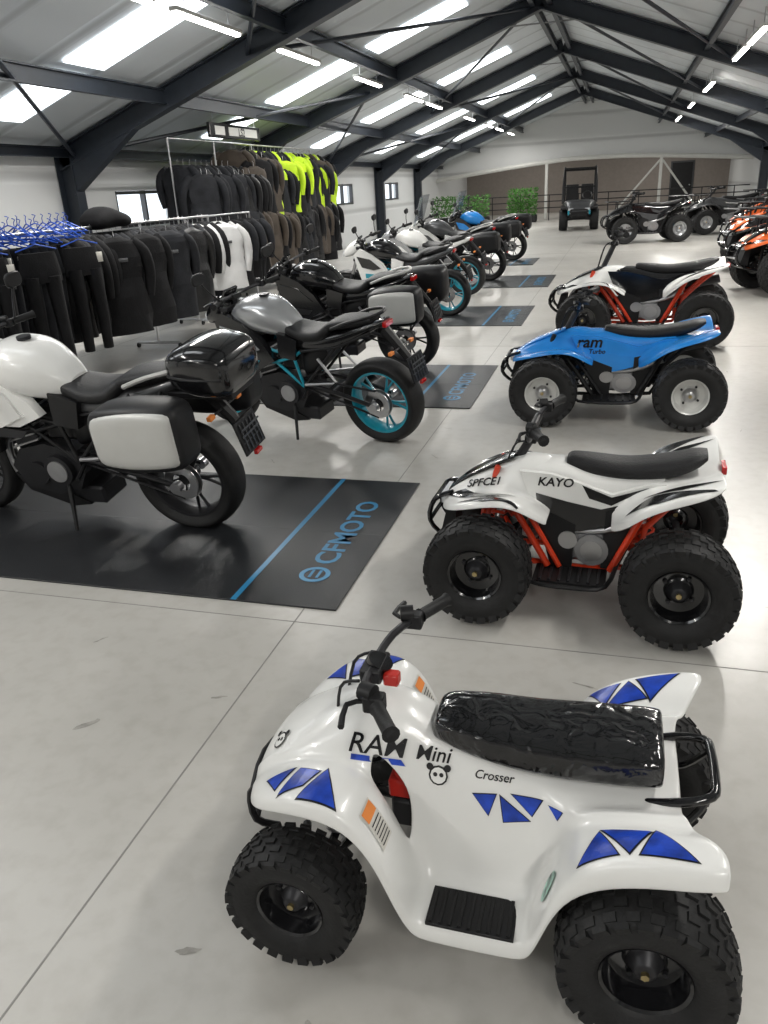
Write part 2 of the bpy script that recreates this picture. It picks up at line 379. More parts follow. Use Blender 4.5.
        for r_, m, dx, dz in ((.022, M_gloss, 0, 0), (.018, M_white, 0, 0), (.008, M_gloss, -.02, .018), (.008, M_gloss, .02, .018), (.005, M_gloss, -.007, .002), (.005, M_gloss, .007, .002)):
            PP = [(dx+r_*math.cos(i*pi/6), dz+r_*math.sin(i*pi/6)) for i in range(12)]
            V, F = polygrid(PP, 1); oo = .0032+(.0006 if r_ < .02 else 0)+(.0006 if r_ < .01 else 0)
            project('badge', V, F, bt, (.08, s*.11, .395), U, W, D2, m, E, oo)
            project('badge', V, F, bt, (.47, s*.08, .40), U, W, (-.5, -s*.5, -.7), m, E, oo)
        Dl = (.9, 0, -.45); O = (.175, s*.205, .30); Wl = (.45, 0, .9)
        tri([(0, 0), (.055, 0), (.055, .10), (0, .10)], O, (0, s, 0), Wl, Dl, M_label, False)
        V, F = polygrid([(.004, .07), (.051, .07), (.051, .096), (.004, .096)], 2); project('label', V, F, bt, O, (0, s, 0), Wl, Dl, M_labelo, E, .0035)
        for k in range(6):
            V, F = polygrid([(.006, .008+k*.01), (.048, .008+k*.01), (.048, .011+k*.01), (.006, .011+k*.01)], 2); project('label', V, F, bt, O, (0, s, 0), Wl, Dl, M_dkmetal, E, .0035)
        PP = [(.018*math.cos(i*pi/6), .045*math.sin(i*pi/6)) for i in range(12)]
        V, F = polygrid(PP, 2); project('sticker', V, F, bt, (-.18, s*.24, .27), (0, s, 0), (-.3, 0, 1), (-1, 0, -.3), M_stick, E, .003)
    return E

# ------------------------------------------------------------------ sport quad
def sport_quad(name, loc, yaw, body=M_white, trim=M_gloss, frame=M_orange, rim=M_gloss, S3=(1, 1, 1), wb=.74, r=.21, w=.17, ht=.32, text=None, racks=False, seat=M_seat, panel=None, bar=0., stripes=None):
    E = empty(name, loc, (0, 0, yaw)); sx, sy, sz = S3; panel = panel or body
    def lip(P):
        (a, b), (c, d) = P[-2], P[-1]
        return P[:-2]+[(a-.012, b), (a, b-.004), (c, d)]
    shF = shell('front_fairing', [(x, lip(P)) for x, P in [(.61, [(0, .43), (.03, .43), (.05, .42), (.07, .41), (.08, .405), (.09, .40), (.095, .38)]),
        (.56, [(0, .48), (.05, .475), (.09, .455), (.12, .44), (.18, .445), (.24, .445), (.25, .43)]),
        (.48, [(0, .525), (.06, .52), (.095, .49), (.125, .455), (.20, .475), (.32, .49), (.33, .465)]),
        (.36, [(0, .585), (.06, .575), (.095, .54), (.125, .475), (.20, .505), (.34, .525), (.352, .50)]),
        (.26, [(0, .625), (.06, .615), (.095, .56), (.125, .475), (.20, .505), (.335, .525), (.347, .50)]),
        (.18, [(0, .62), (.06, .61), (.095, .55), (.125, .44), (.18, .455), (.30, .47), (.31, .445)]),
        (.125, [(0, .60), (.065, .59), (.10, .53), (.125, .41), (.155, .41), (.24, .41), (.25, .39)])]], body, E, S3)
    shR = shell('rear_fender', [(x, lip(P)) for x, P in [(-.12, [(0, .50), (.08, .50), (.11, .48), (.13, .42), (.15, .40), (.18, .39), (.19, .36)]),
        (-.18, [(0, .53), (.09, .53), (.12, .51), (.15, .46), (.21, .455), (.30, .455), (.31, .425)]),
        (-.25, [(0, .55), (.09, .55), (.13, .54), (.165, .525), (.23, .53), (.345, .535), (.355, .505)]),
        (-.36, [(0, .565), (.09, .565), (.13, .56), (.17, .57), (.24, .585), (.365, .59), (.375, .56)]),
        (-.47, [(0, .58), (.08, .585), (.12, .59), (.17, .605), (.24, .62), (.36, .62), (.37, .595)]),
        (-.53, [(0, .59), (.04, .60), (.09, .61), (.15, .625), (.22, .64), (.32, .64), (.33, .625)])]], body, E, S3)
    g = G(Matrix.Diagonal((sx, sy, sz, 1)))
    g.lo([(.26, .54, .05, .08), (.1, .53, .075, .10), (-.1, .50, .07, .105), (-.32, .53, .045, .10)], panel, e=3)
    A = [(.26, .58), (.13, .575), (.02, .545), (-.12, .50), (-.27, .555), (-.33, .56), (-.25, .47), (-.13, .42), (.0, .38), (.10, .37), (.16, .42), (.22, .48)]
    g.prism2(A, .105, .130, panel)
    g.prism2([(.19, .49), (.06, .46), (-.08, .435), (-.22, .48), (-.18, .39), (.0, .33), (.12, .32), (.18, .40)], .128, .133, trim)
    g.prism2([(.0, .535), (-.12, .49), (-.26, .54), (-.12, .455), (-.03, .48)], .128, .1325, trim)
    g.prism2([(.18, .38), (.13, .41), (.02, .36), (.03, .16), (.12, .16)], .105, .135, M_black)
    g.prism2([(-.10, .43), (-.24, .47), (-.24, .38), (-.16, .17), (-.09, .17)], .105, .135, M_black)
    g.lo([(.59, .44, .01, .05), (.50, .512, .012, .055), (.38, .573, .012, .06), (.30, .608, .01, .05)], trim, e=3)
    g.box((.605, 0, .415), (.03, .15, .05), M_lamp); g.box((-.54, 0, .60), (.02, .10, .03), M_redl)
    g.out('side_panels', E)
    g = G(Matrix.Diagonal((sx, sy, sz, 1)))
    g.lo([(.075, .60, .02, .045), (.05, .600, .030, .06), (-.03, .588, .036, .08), (-.18, .578, .036, .092), (-.34, .60, .038, .097), (-.43, .63, .03, .09), (-.475, .65, .014, .06)], seat, e=3, n=28)
    g.out('seat', E, 60)
    g = G(); fx = wb/2/sx
    g.M = Matrix.Diagonal((sx, sy, sz, 1)); yt = (ht-w*.3)/sy; rz = r/sz
    for s in (1, -1):
        g.sweep([(.36, s*.08, .58), (fx+.05, s*.08, .20), (.2, s*.10, .16), (-.2, s*.10, .17), (-.26, s*.09, .35), (-.45, s*.09, .56)], .013, frame, 8, 2)
        g.sweep([(.32, s*.14, .47), (.24, s*.15, .36), (.13, s*.15, .17)], .015, frame, 8, 3); g.sweep([(.27, s*.13, .47), (.19, s*.15, .36), (.08, s*.15, .17)], .012, frame, 8, 3)
        g.sweep([(-.13, s*.15, .17), (-.20, s*.16, .33), (-.27, s*.17, .50)], .015, frame, 8, 3)
        g.sweep([(.22, s*.09, .53), (-.26, s*.09, .50)], .012, frame, 8)
        for dx in (-.09, .08): g.sweep([(fx+dx, s*.09, .19), (fx, s*yt, rz-.02)], .011, frame, 8); g.sweep([(fx+dx*.8, s*.09, .29), (fx, s*yt, rz+.04)], .009, frame, 8)
        g.coil((fx+.0, s*yt*.80, rz+.03), (.34, s*.14, .42), .024, .007, 7, frame); g.cyl((fx, s*yt*.82, rz+.01), (.335, s*.135, .43), .012, M_steel)
        g.cyl((fx, s*(yt-.03), rz), (fx, s*(yt+.04), rz), .04, M_dkmetal)
        g.sweep([(-.2, s*.05, .24), (-fx, s*.06, rz)], .018, frame, 8)
        g.sweep([(.22, s*.12, .17), (.2, s*.28, .155), (.0, s*.30, .15), (-.12, s*.28, .16), (-.16, s*.12, .2)], .010, M_black, 8, 3)
        g.box((.03, s*.20, .155), (.30, .16, .012), M_black)
        for i in range(7): g.box((-.09+.04*i, s*.21, .165), (.012, .13, .01), M_dkmetal)
        g.sweep([(fx+.08, s*.08, .2), (.60, s*.09, .24), (.665, s*.11, .32), (.64, s*.11, .42), (.56, s*.08, .45)], .011, M_gloss, 8, 3)
    for xx, zz in ((.60, .24), (.665, .32), (.64, .42)): g.cyl((xx, -.11, zz), (xx, .11, zz), .010, M_gloss, 8)
    g.prism([(.56, .25), (.62, .27), (.59, .39), (.55, .39)], -.07, .07, M_black)
    g.cyl((-fx, -yt, rz), (-fx, yt, rz), .016, M_steel); g.lathe([(-.005, .0), (-.005, .08), (.005, .08), (.005, 0)], (-fx, .05, rz), (0, 1, 0), M_steel, 24)
    g.coil((-.28, 0, .25), (-.22, 0, .46), .03, .008, 6, frame)
    g.box((.0, 0, .26), (.22, .24, .15), M_alu); g.cyl((-.05, -.14, .25), (-.05, .14, .25), .07, M_alu); g.cyl((-.05, -.146, .25), (-.05, .146, .25), .045, M_steel); g.cyl((.09, .0, .28), (.2, 0, .34), .055, M_dkmetal, 16)
    g.cyl((.05, -.14, .29), (.05, .14, .29), .04, M_steel)
    for i in range(5): g.cyl((.10+.02*i, 0, .285+.01*i), (.106+.02*i, 0, .288+.01*i), .09, M_alu, 16)
    g.sweep([(.2, 0, .36), (.24, .08, .28), (.1, .11, .32), (-.1, .12, .34), (-.25, .13, .42)], [.014, .014, .014, .018, .03], M_steel, 10, 4)
    g.sweep([(-.25, -.12, .42), (-.5, -.13, .48)], [.035, .035], M_dkmetal, 14)
    g.box((-.08, 0, .36), (.16, .12, .12), M_black)
    if racks:
        for (x0, x1, z) in ((.32, .60, .66), (-.30, -.58, .70)):
            for yy in (-.2, -.1, 0, .1, .2): g.sweep([(x0, yy, z), (x1, yy, z)], .007, M_black, 6)
            for xx in (x0, (x0+x1)/2, x1): g.sweep([(xx, -.24, z), (xx, .24, z)], .009, M_black, 6)
            for s in (1, -1): g.sweep([((x0+x1)/2, s*.1, z), ((x0+x1)/2, s*.1, z-.14)], .008, M_black, 6)
    handlebar(g, (.33, .52), (.23, .69+bar), (.14, .32, .775+bar), .012, .11)
    g.sweep([(.22, .13, .745+bar), (.22, -.13, .745+bar)], .018, M_black, 10)
    g.out('chassis', E)
    fw = atv_wheel(r, w, rim); rw = atv_wheel(r, w*1.12, rim)
    for s in (1, -1):
        place('front_wheel', fw, E, (wb/2, s*ht, r), (0, .3*s, 0 if s > 0 else pi)); place('rear_wheel', rw, E, (-wb/2, s*ht*1.02, r), (0, .2, 0 if s > 0 else pi))
    if stripes:
        bF = bvh(shF); bR = bvh(shR)
        for s in (1, -1):
            for bt, poly, zz in ((bF, [(.58, .09), (.50, .18), (.40, .235), (.26, .22), (.38, .18), (.50, .10)], .48), (bF, [(.50, .27), (.38, .33), (.22, .33), (.34, .28)], .5), (bF, [(.46, .235), (.36, .27), (.28, .255), (.36, .245)], .5),
                                 (bR, [(-.18, .24), (-.30, .335), (-.51, .345), (-.42, .30), (-.28, .22)], .56), (bR, [(-.24, .19), (-.38, .26), (-.52, .26), (-.38, .21)], .57)):
                V, F = polygrid([(x*sx, s*y*sy) for x, y in poly]); project('stripe', V, F, bt, (0, 0, zz*sz), (1, 0, 0), (0, 1, 0), (0, 0, -1), stripes, E, .0025)
    if text:
        for tx, sz_, x, z, m in text:
            flattext('side_text', tx, sz_, (x*sx, .1345*sy, z*sz), (-1, 0, 0), (0, 0, 1), m, E, .02, .2)
            flattext('side_text', tx, sz_, ((x-.18)*sx, -.1345*sy, z*sz), (1, 0, 0), (0, 0, 1), m, E, .02, .2)
    return E, shF, shR

# ------------------------------------------------------------------ motorcycle
def motorcycle(name, rear, yaw, tank=M_silver, side=M_grey, tail=M_grey, wheel=M_teal, frame=M_teal, pann=None, top=False, screen=False, lean=.15, s=1., fair=None, bx=0.):
    ox, oy = rear; lx = ox+.70*s*math.cos(yaw); ly = oy+.70*s*math.sin(yaw)
    E = empty(name, (lx, ly, 0), (-lean, 0, yaw)); E.scale = (s, s, s)
    r = .30; TB = Matrix.Translation((bx, 0, 0))
    g = G(TB.copy())
    k = 1.12 if fair else 1.
    g.lo([(.44, .83, .05*k, .06*k), (.38, .87, .09*k, .13*k), (.26, .89, .12*k, .165*k), (.10, .87, .12*k, .16*k), (-.03*k, .82, .09*k, .11*k), (-.09*k, .79, .05, .08)], tank, e=2.6, n=28)
    g.cyl((.16, 0, .89+.115*k), (.16, 0, .89+.13*k), .035, M_dkmetal, 20)
    for q in (1, -1):
        g.prism([(.50, .86), (.42, .93), (.26, .86), (.12, .74), (.03, .60), (.16, .54), (.30, .46), (.42, .52), (.47, .70)] if not fair else [(.50, .86), (.42, .93), (.26, .86), (.10, .76), (.05, .68), (.2, .62), (.42, .62), (.47, .70)], q*.135, q*.185, side)
        g.prism([(.46, .84), (.28, .80), (.14, .68), (.24, .66), (.40, .70)], q*.185, q*.192, tank if fair is None else fair)
        g.prism([(.36, .62), (.16, .60), (.20, .56), (.36, .56)], q*.185, q*.19, wheel if wheel is M_teal else M_dkmetal)
        g.prism([(.0, .79), (-.16, .745), (-.12, .60), (.02, .62)], q*.09, q*.145, side if not fair else M_black)
    g.out('fuel_tank', E, 30)
    g = G(TB.copy())
    g.lo([(.0, .80, .03, .07), (-.06, .79, .045, .11), (-.2, .765, .04, .145), (-.32, .77, .045, .145), (-.38, .80, .05, .13), (-.42, .82, .02, .10)], M_seat, e=3)
    g.lo([(-.36, .81, .03, .09), (-.44, .84, .035, .12), (-.58, .855, .035, .11), (-.72, .87, .02, .07)], M_seat, e=3)
    g.out('seat', E, 60)
    g = G(TB.copy())
    g.lo([(-.08, .70, .05, .10), (-.25, .71, .06, .125), (-.45, .745, .062, .13), (-.65, .81, .045, .105), (-.80, .86, .02, .055)], tail, e=2.6)
    g.box((-.81, 0, .845), (.03, .10, .035), M_redl)
    for q in (1, -1): g.sweep([(-.45, q*.13, .83), (-.60, q*.145, .885), (-.74, q*.10, .91), (-.78, 0, .915)], .012, M_pann if pann or top else M_black, 8, 3)
    g.out('tail_unit', E)
    g = G()
    N = {'h': (.44, .05, .86), 'h2': (.42, .05, .76), 'a': (.22, .13, .70), 'b': (.30, .14, .56), 'c': (.05, .14, .58), 'd': (-.10, .13, .62), 'e': (-.14, .12, .40), 'f': (-.16, .12, .66), 't': (-.72, .09, .80), 'u': (-.45, .11, .70)}
    for A, B in (('h', 'a'), ('h2', 'b'), ('h2', 'a'), ('a', 'b'), ('a', 'c'), ('b', 'c'), ('a', 'd'), ('c', 'd'), ('c', 'e'), ('d', 'e'), ('d', 'f'), ('f', 'u'), ('e', 'u'), ('u', 't')):
        for q in (1, -1): g.sweep([(N[A][0], q*N[A][1], N[A][2]), (N[B][0], q*N[B][1], N[B][2])], .011, frame if B not in ('u', 't') else M_black, 10)
    g.cyl((.40, 0, .92), (.46, 0, .74), .035, M_dkmetal)
    for q in (1, -1):
        g.sweep([(-.12, q*.10, .42), (-.4, q*.13, .38), (-.70, q*.125, .30)], [.03, .028, .024], M_dkmetal, 8, 2, flat=.6)
        g.cyl((-.70, q*.11, .30), (-.70, q*.15, .30), .028, M_steel)
    g.coil((-.2, 0, .46), (-.27, 0, .70), .035, .008, 6, M_dkmetal); g.cyl((-.18, 0, .42), (-.28, 0, .73), .018, M_dkmetal)
    g.lo([(-.14, .56, .10, .09), (-.24, .60, .10, .10), (-.36, .66, .06, .09)], M_black, e=3)
    g.lathe([(-.004, .05), (-.004, .095), (.004, .095), (.004, .05)], (-.70, .085, .30), (0, 1, 0), M_steel, 28)
    g.sweep([(-.12, .085, .455), (-.70, .085, .395)], .008, M_dkmetal, 6); g.sweep([(-.12, .085, .385), (-.70, .085, .205)], .008, M_dkmetal, 6)
    for q in (1, -1):
        g.cyl((.70, q*.095, .29), (.575, q*.095, .60), .026, M_dkmetal); g.cyl((.575, q*.095, .60), (.44, q*.095, .95), .021, M_steel)
        g.box((.66, q*.085, .38), (.05, .03, .10), M_dkmetal)
    g.cyl((.70, -.11, .30), (.70, .11, .30), .014, M_steel)
    for zz, xx in ((.93, .45), (.78, .505)): g.box((xx, 0, zz), (.07, .24, .035), M_dkmetal)
    dx = bx
    g.sweep([(-.78+dx, 0, .80), (-.92+dx, 0, .64), (-.98+dx, 0, .54)], [.04, .03, .03], M_black, 8, 2)
    g.box((-.995+dx, 0, .56), (.012, .20, .17), M_black, (0, .25, 0))
    for i in range(4): g.box((-1.003+dx-.0025*i, 0, .50+.035*i), (.005, .17, .008), M_grey, (0, .25, 0))
    for i in range(5): g.box((-1.006+dx, -.07+.035*i, .56), (.005, .006, .14), M_grey, (0, .25, 0))
    g.box((-1.025+dx, 0, .465), (.02, .06, .022), M_redl)
    for q in (1, -1): g.sweep([(-.89+dx, 0, .69), (-.89+dx, q*.12, .69)], .006, M_black, 6); g.box((-.89+dx, q*.135, .69), (.025, .045, .022), M_labelo)
    g.sweep([(-.02, .11, .30), (-.08, .24, .02)], [.014, .010], M_black, 8); g.box((-.09, .25, .012), (.07, .04, .012), M_black)
    for q in (1, -1):
        g.sweep([(-.16, q*.12, .38), (-.20, q*.24, .36)], .012, M_black, 8); g.sweep([(-.30, q*.13, .62), (-.44, q*.15, .46), (-.16, q*.13, .42)], .011, M_alu, 8, 1)
        g.sweep([(-.44, q*.15, .46), (-.44, q*.24, .45)], .012, M_black, 8)
    g.out('frame', E)
    g = G()
    g.prism([(.24, .24), (.30, .36), (.22, .46), (.05, .50), (-.13, .46), (-.16, .34), (-.10, .24), (.05, .20)], -.13, .13, M_dkmetal)
    g.cyl((-.02, -.165, .36), (-.02, .165, .36), .085, M_dkmetal, 28); g.cyl((-.02, .165, .36), (-.02, .172, .36), .06, M_alu, 28); g.cyl((.13, -.15, .33), (.13, .15, .33), .065, M_dkmetal, 24)
    g.box((.20, 0, .56), (.16, .22, .20), M_dkmetal, (0, .3, 0))
    for i in range(5): g.box((.175+.012*i, 0, .49+.035*i), (.19, .235, .010), M_alu, (0, .3, 0))
    g.box((.36, 0, .55), (.035, .26, .26), M_black, (0, -.2, 0))
    for i in range(9): g.box((.38, 0, .45+.025*i), (.01, .24, .006), M_dkmetal, (0, -.2, 0))
    for q in (.05, -.05): g.sweep([(.29, q, .55), (.37, q, .42), (.34, q, .24), (.15, q, .16), (-.05, q*.5, .17)], .02, M_steel, 10, 4)
    g.box((-.08, 0, .19), (.26, .20, .10), M_dkmetal)
    g.sweep([(-.15, -.08, .2), (-.28, -.17, .28), (-.55, -.2, .42)], [.025, .05, .05], M_dkmetal, 14, 3)
    g.prism([(.33, .30), (.26, .20), (.0, .12), (-.12, .14), (.0, .2), (.2, .26)], -.11, .11, M_black)
    g.box((-.06, 0, .60), (.20, .20, .18), M_black)
    g.out('engine', E, 30)
    g = G()
    handlebar(g, (.44, .92), (.42, 1.0), (.30, .37, 1.03), .012, .12)
    for q in (1, -1):
        g.sweep([(.33, q*.26, 1.04), (.36, q*.32, 1.12), (.37, q*.37, 1.20)], .006, M_black, 6, 3)
        g.lo([(.36, 1.215, .035, .055), (.375, 1.215, .04, .06), (.40, 1.215, .02, .03)], M_black, e=3, n=16, yc=q*.38)
    g.lo([(.44, .94, .03, .06), (.50, .93, .08, .11), (.58, .90, .085, .11), (.66, .86, .055, .08), (.69, .84, .03, .05)], tank if fair else side, e=3)
    g.box((.685, 0, .85), (.03, .11, .06), M_lamp)
    g.box((.47, 0, 1.02), (.02, .14, .08), M_gloss, (0, -.6, 0))
    if screen:
        V = []; F = []
        for i in range(7):
            for j in range(9):
                a = (j-4)/4; t = i/6; V.append((.60-.18*t-.10*a*a, a*(.19-.04*t), .95+.45*t))
        for i in range(6):
            for j in range(8): F.append((i*9+j, i*9+j+1, (i+1)*9+j+1, (i+1)*9+j))
        g.add(V, F, M_glass)
    if fair:
        for q in (1, -1):
            g.prism([(.66, .88), (.52, .98), (.34, .93), (.12, .80), (.06, .68), (.20, .62), (.36, .60), (.50, .66), (.60, .78)], q*.15, q*.20, fair)
            g.prism([(.44, .68), (.30, .66), (.20, .68), (.30, .74), (.44, .76)], q*.20, q*.205, M_black)
            g.prism([(.48, .64), (.36, .60), (.24, .62), (.30, .46), (.40, .48)], q*.14, q*.18, M_black)
    V = []; F = []; NA = 12
    for i in range(NA+1):
        a = math.radians(25+i*115/NA)
        for j in range(5):
            y = (j-2)/2; q = r+.03-.02*abs(y)**2; V.append((.70+q*math.cos(a), y*.065, .30+q*math.sin(a)))
    for i in range(NA):
        for j in range(4): F.append((i*5+j, i*5+j+1, (i+1)*5+j+1, (i+1)*5+j))
    g.add(V, F, M_black if not fair else fair)
    g.out('front_end', E)
    place('front_wheel', bike_wheel(r, .12, wheel, False), E, (.70, 0, .30), (0, .2, 0)); place('rear_wheel', bike_wheel(r, .165, wheel, True), E, (-.70, 0, .30), (0, .5, 0))
    g = G(Matrix.Translation((-.15, 0, .08)))
    if pann:
        for q in (1, -1):
            yc = q*.33
            g.lo([(-.37, .60, .09, .07), (-.41, .60, .145, .10), (-.60, .61, .165, .11), (-.80, .62, .15, .095), (-.84, .62, .10, .07)], M_black, e=5, yc=yc)
            g.lo([(-.395, .605, .08, .04), (-.43, .605, .12, .06), (-.60, .615, .14, .066), (-.79, .625, .128, .058), (-.82, .625, .09, .035)], pann, e=5, yc=yc+q*.056)
            g.sweep([(-.40, q*.11, .70), (-.5, q*.26, .66)], .01, M_black, 6); g.sweep([(-.58, q*.1, .72), (-.62, q*.26, .66)], .01, M_black, 6)
    if top:
        g.M = Matrix.Translation((-.06, 0, -.075))
        g.lo([(-.75, .99, .05, .11), (-.78, .99, .085, .165), (-.90, .99, .12, .20), (-1.04, .975, .11, .185), (-1.08, .97, .06, .14)], M_gloss, e=4)
        g.lo([(-.755, .975, .010, .13), (-.78, .975, .012, .173), (-.90, .975, .012, .207), (-1.055, .97, .012, .185)], M_black, e=4)
        g.box((-.88, 0, .862), (.34, .22, .03), M_black)
    if pann or top: g.out('luggage', E)
    return E

# ------------------------------------------------------------------ side by side buggy
def buggy(loc, yaw):
    E = empty('side_by_side_buggy', loc, (0, 0, yaw)); g = G()
    g.lo([(.35, .75, .12, .52), (.6, .80, .14, .50), (1.0, .76, .15, .42), (1.25, .66, .12, .34), (1.33, .60, .06, .28)], M_grey, e=4)
    g.lo([(-1.2, .75, .12, .5), (-.9, .75, .16, .54), (-.3, .72, .14, .54)], M_black, e=5)
    g.box((.0, 0, .38), (2.2, .9, .10), M_black); g.box((1.30, 0, .50), (.08, .50, .18), M_black)
    for s in (1, -1):
        g.box((1.29, s*.26, .66), (.06, .17, .07), M_lamp); g.box((.95, s*.50, .72), (.55, .18, .05), M_black, (0, .15, 0)); g.box((-.9, s*.52, .82), (.6, .16, .05), M_black)
        g.box((1.30, s*.33, .56), (.06, .06, .12), M_teal)
        g.sweep([(.62, s*.54, .85), (.40, s*.54, 1.35), (.25, s*.50, 1.84), (-.5, s*.50, 1.86), (-.75, s*.5, 1.2), (-.8, s*.52, .85)], .035, M_black, 10, 2)
        g.sweep([(-.3, s*.5, .8), (-.35, s*.50, 1.84)], .032, M_black, 8)
        g.box((-.35, s*.25, .82), (.42, .42, .12), M_seat); g.box((-.56, s*.25, 1.12), (.12, .42, .55), M_seat, (0, -.15, 0))
        g.prism([(.3, .35), (.3, .85), (-.2, .80), (-.25, .35)], s*.50, s*.54, M_grey)
        for x in (.92, -.92): g.sweep([(x-.15, s*.2, .35), (x, s*.42, .33)], .025, M_black, 8); g.sweep([(x+.15, s*.2, .35), (x, s*.42, .33)], .025, M_black, 8); g.coil((x, s*.4, .36), (x-.08, s*.3, .75), .05, .012, 7, M_steel)
        g.sweep([(1.2, s*.2, .42), (1.42, s*.25, .45), (1.42, s*.25, .65)], .02, M_black, 8, 2)
    g.cyl((1.42, -.25, .65), (1.42, .25, .65), .02, M_black); g.cyl((1.42, -.25, .48), (1.42, .25, .48), .02, M_black)
    for x, z in ((.25, 1.84), (-.5, 1.86), (.42, 1.32)): g.cyl((x, -.50, z), (x, .50, z), .03, M_black)
    g.box((-.1, 0, 1.89), (.95, 1.04, .05), M_black); g.lathe([(-.015, .15), (0, .17), (.015, .15), (0, .13), (-.015, .15)], (.18, .25, 1.05), (.8, 0, .6), M_black, 24)
    g.out('body', E)
    wm = atv_wheel(.33, .24, M_dkmetal)
    for s in (1, -1):
        for x in (.92, -.92): place('wheel', wm, E, (x, s*.50, .33), (0, 0, 0 if s > 0 else pi))
    return E

# ------------------------------------------------------------------ garments
def jacket(g, c, yaw, main, yoke=None, arm=None, L=.68, wd=1.):
    T = g.M; g.M = T @ Matrix.Translation(c) @ Matrix.Rotation(yaw, 4, 'Z')
    yoke = yoke or main; arm = arm or main; sd = R.random()*100
    St = cr([[.0, .06, .05], [-.03, .12, .07], [-.07, .20, .08], [-.2, .215, .09], [-.4, .20, .085], [-.58, .22, .10], [-L, .225, .10]], 2); RR = []
    for z, hw, hd in St:
        ring = []
        for j in range(18):
            t = 2*pi*j/18; k = 1+.24*noise.noise(Vector((math.cos(t)*2, math.sin(t)*2, z*5+sd)))
            ring.append((hw*wd*math.cos(t)*k, hd*math.sin(t)*k*1.1, z))
        RR.append(ring)
    g.rings(RR, main, mf=lambda t: yoke if t < .42 else main)
    for s in (1, -1):
        a = R.uniform(-.03, .03)
        g.sweep([(s*.15*wd, 0, -.05), (s*.24*wd, a, -.16), (s*.275*wd, a*1.5+.01, -.36), (s*.25*wd, a*2+.03, -.60)], [.055, .066, .058, .045], arm, 10, 3)
    if R.random() < .35: g.box((0, -.10, -.22), (.12, .012, .035), R.choice([M_label, M_rtx, M_grey]))
    g.sweep([(0, 0, 0), (0, 0, .06), (0, .02, .085)], .003, M_steel, 5); g.M = T
def trousers(g, c, yaw, main, L=.95):
    T = g.M; g.M = T @ Matrix.Translation(c) @ Matrix.Rotation(yaw, 4, 'Z')
    RR = []
    for z, hw, hd in cr([[0, .17, .035], [-.12, .19, .055], [-.25, .20, .06]], 2): RR.append([(hw*math.cos(2*pi*j/16), hd*math.sin(2*pi*j/16), z) for j in range(16)])
    g.rings(RR, main)
    for s in (1, -1): g.sweep([(s*.10, 0, -.2), (s*.105, R.uniform(-.02, .02), -.5), (s*.11, R.uniform(-.03, .03), -L)], [.095, .078, .062], main, 10, 3, flat=.75)
    for s in (1, -1): g.sweep([(s*.19, 0, .02), (0, 0, .07), (0, 0, .12)], .006, M_hang, 5)
    if R.random() < .5: g.box((.17, -.03, -.1), (.06, .012, .09), M_label)
    g.M = T
def hanger(g, c, yaw, m=M_hang):
    T = g.M; g.M = T @ Matrix.Translation(c) @ Matrix.Rotation(yaw, 4, 'Z')
    g.sweep([(-.2, 0, -.14), (-.03, 0, -.05), (0, 0, -.04), (.03, 0, -.05), (.2, 0, -.14), (-.2, 0, -.14)], .006, m, 5)
    g.sweep([(0, 0, -.04), (0, 0, .0), (.02, 0, .025), (-.01, 0, .035)], .004, m, 5, 2); g.M = T

# ================================================================== ROOM
XL, XR, YB, YF = -8., 4.86, -8., 36.6
XC = -1.57; ZE = 2.38; ZR = 4.66
def roofz(x): return ZE+(ZR-ZE)*((x-XL)/(XC-XL) if x < XC else (XR-x)/(XR-XC))
mf = bpy.data.materials.new('polished_concrete'); mf.use_nodes = True; nt = mf.node_tree; b = nt.nodes['Principled BSDF']
tc = nt.nodes.new('ShaderNodeTexCoord')
def NZ(scale, det=4, dist=0.):
    n = nt.nodes.new('ShaderNodeTexNoise'); n.inputs['Scale'].default_value = scale; n.inputs['Detail'].default_value = det; n.inputs['Distortion'].default_value = dist
    nt.links.new(tc.outputs['Object'], n.inputs['Vector']); return n
n1 = NZ(.8, 8, .3); r1 = nt.nodes.new('ShaderNodeValToRGB'); r1.color_ramp.elements[0].color = (.415, .403, .375, 1); r1.color_ramp.elements[1].color = (.50, .487, .458, 1); r1.color_ramp.elements[0].position = .3; r1.color_ramp.elements[1].position = .7
nt.links.new(n1.outputs['Fac'], r1.inputs['Fac'])
n4 = NZ(14, 6, .2); r4 = nt.nodes.new('ShaderNodeValToRGB'); r4.color_ramp.elements[0].position = .25; r4.color_ramp.elements[1].position = .55; r4.color_ramp.elements[0].color = (.90, .89, .88, 1); r4.color_ramp.elements[1].color = (1, 1, 1, 1)
nt.links.new(n4.outputs['Fac'], r4.inputs['Fac'])
mx = nt.nodes.new('ShaderNodeMix'); mx.data_type = 'RGBA'; mx.blend_type = 'MULTIPLY'; mx.inputs[0].default_value = 1
nt.links.new(r1.outputs[0], mx.inputs[6]); nt.links.new(r4.outputs[0], mx.inputs[7]); nt.links.new(mx.outputs[2], b.inputs['Base Color'])
n3 = NZ(2.5, 5); mr = nt.nodes.new('ShaderNodeMapRange'); mr.inputs[3].default_value = .24; mr.inputs[4].default_value = .40; nt.links.new(n3.outputs['Fac'], mr.inputs[0]); nt.links.new(mr.outputs[0], b.inputs['Roughness'])
g = G(); g.box(((XL+XR)/2, 18, -.1), (XR-XL+.4, 53, .2), mf, bev=.0); g.out('floor', None, 0)
g = G(); M_joint = mat('floor_joint', (.24, .235, .22), .6, var=.1)
for x in (-1.18, 3.6, -5.9): g.box((x, 14, .0006), (.005, 44, .001), M_joint, bev=0)
for y in (-3, 2.48, 8.2, 13.7, 19.2, 24.7, 30.2): g.box(((XL+XR)/2, y, .0006), (XR-XL, .004, .001), M_joint, bev=0)
g.out('trim_1', None, 0)
M_scuff = mat('floor_scuff', (.29, .28, .255), .5, var=.3, vscale=30)
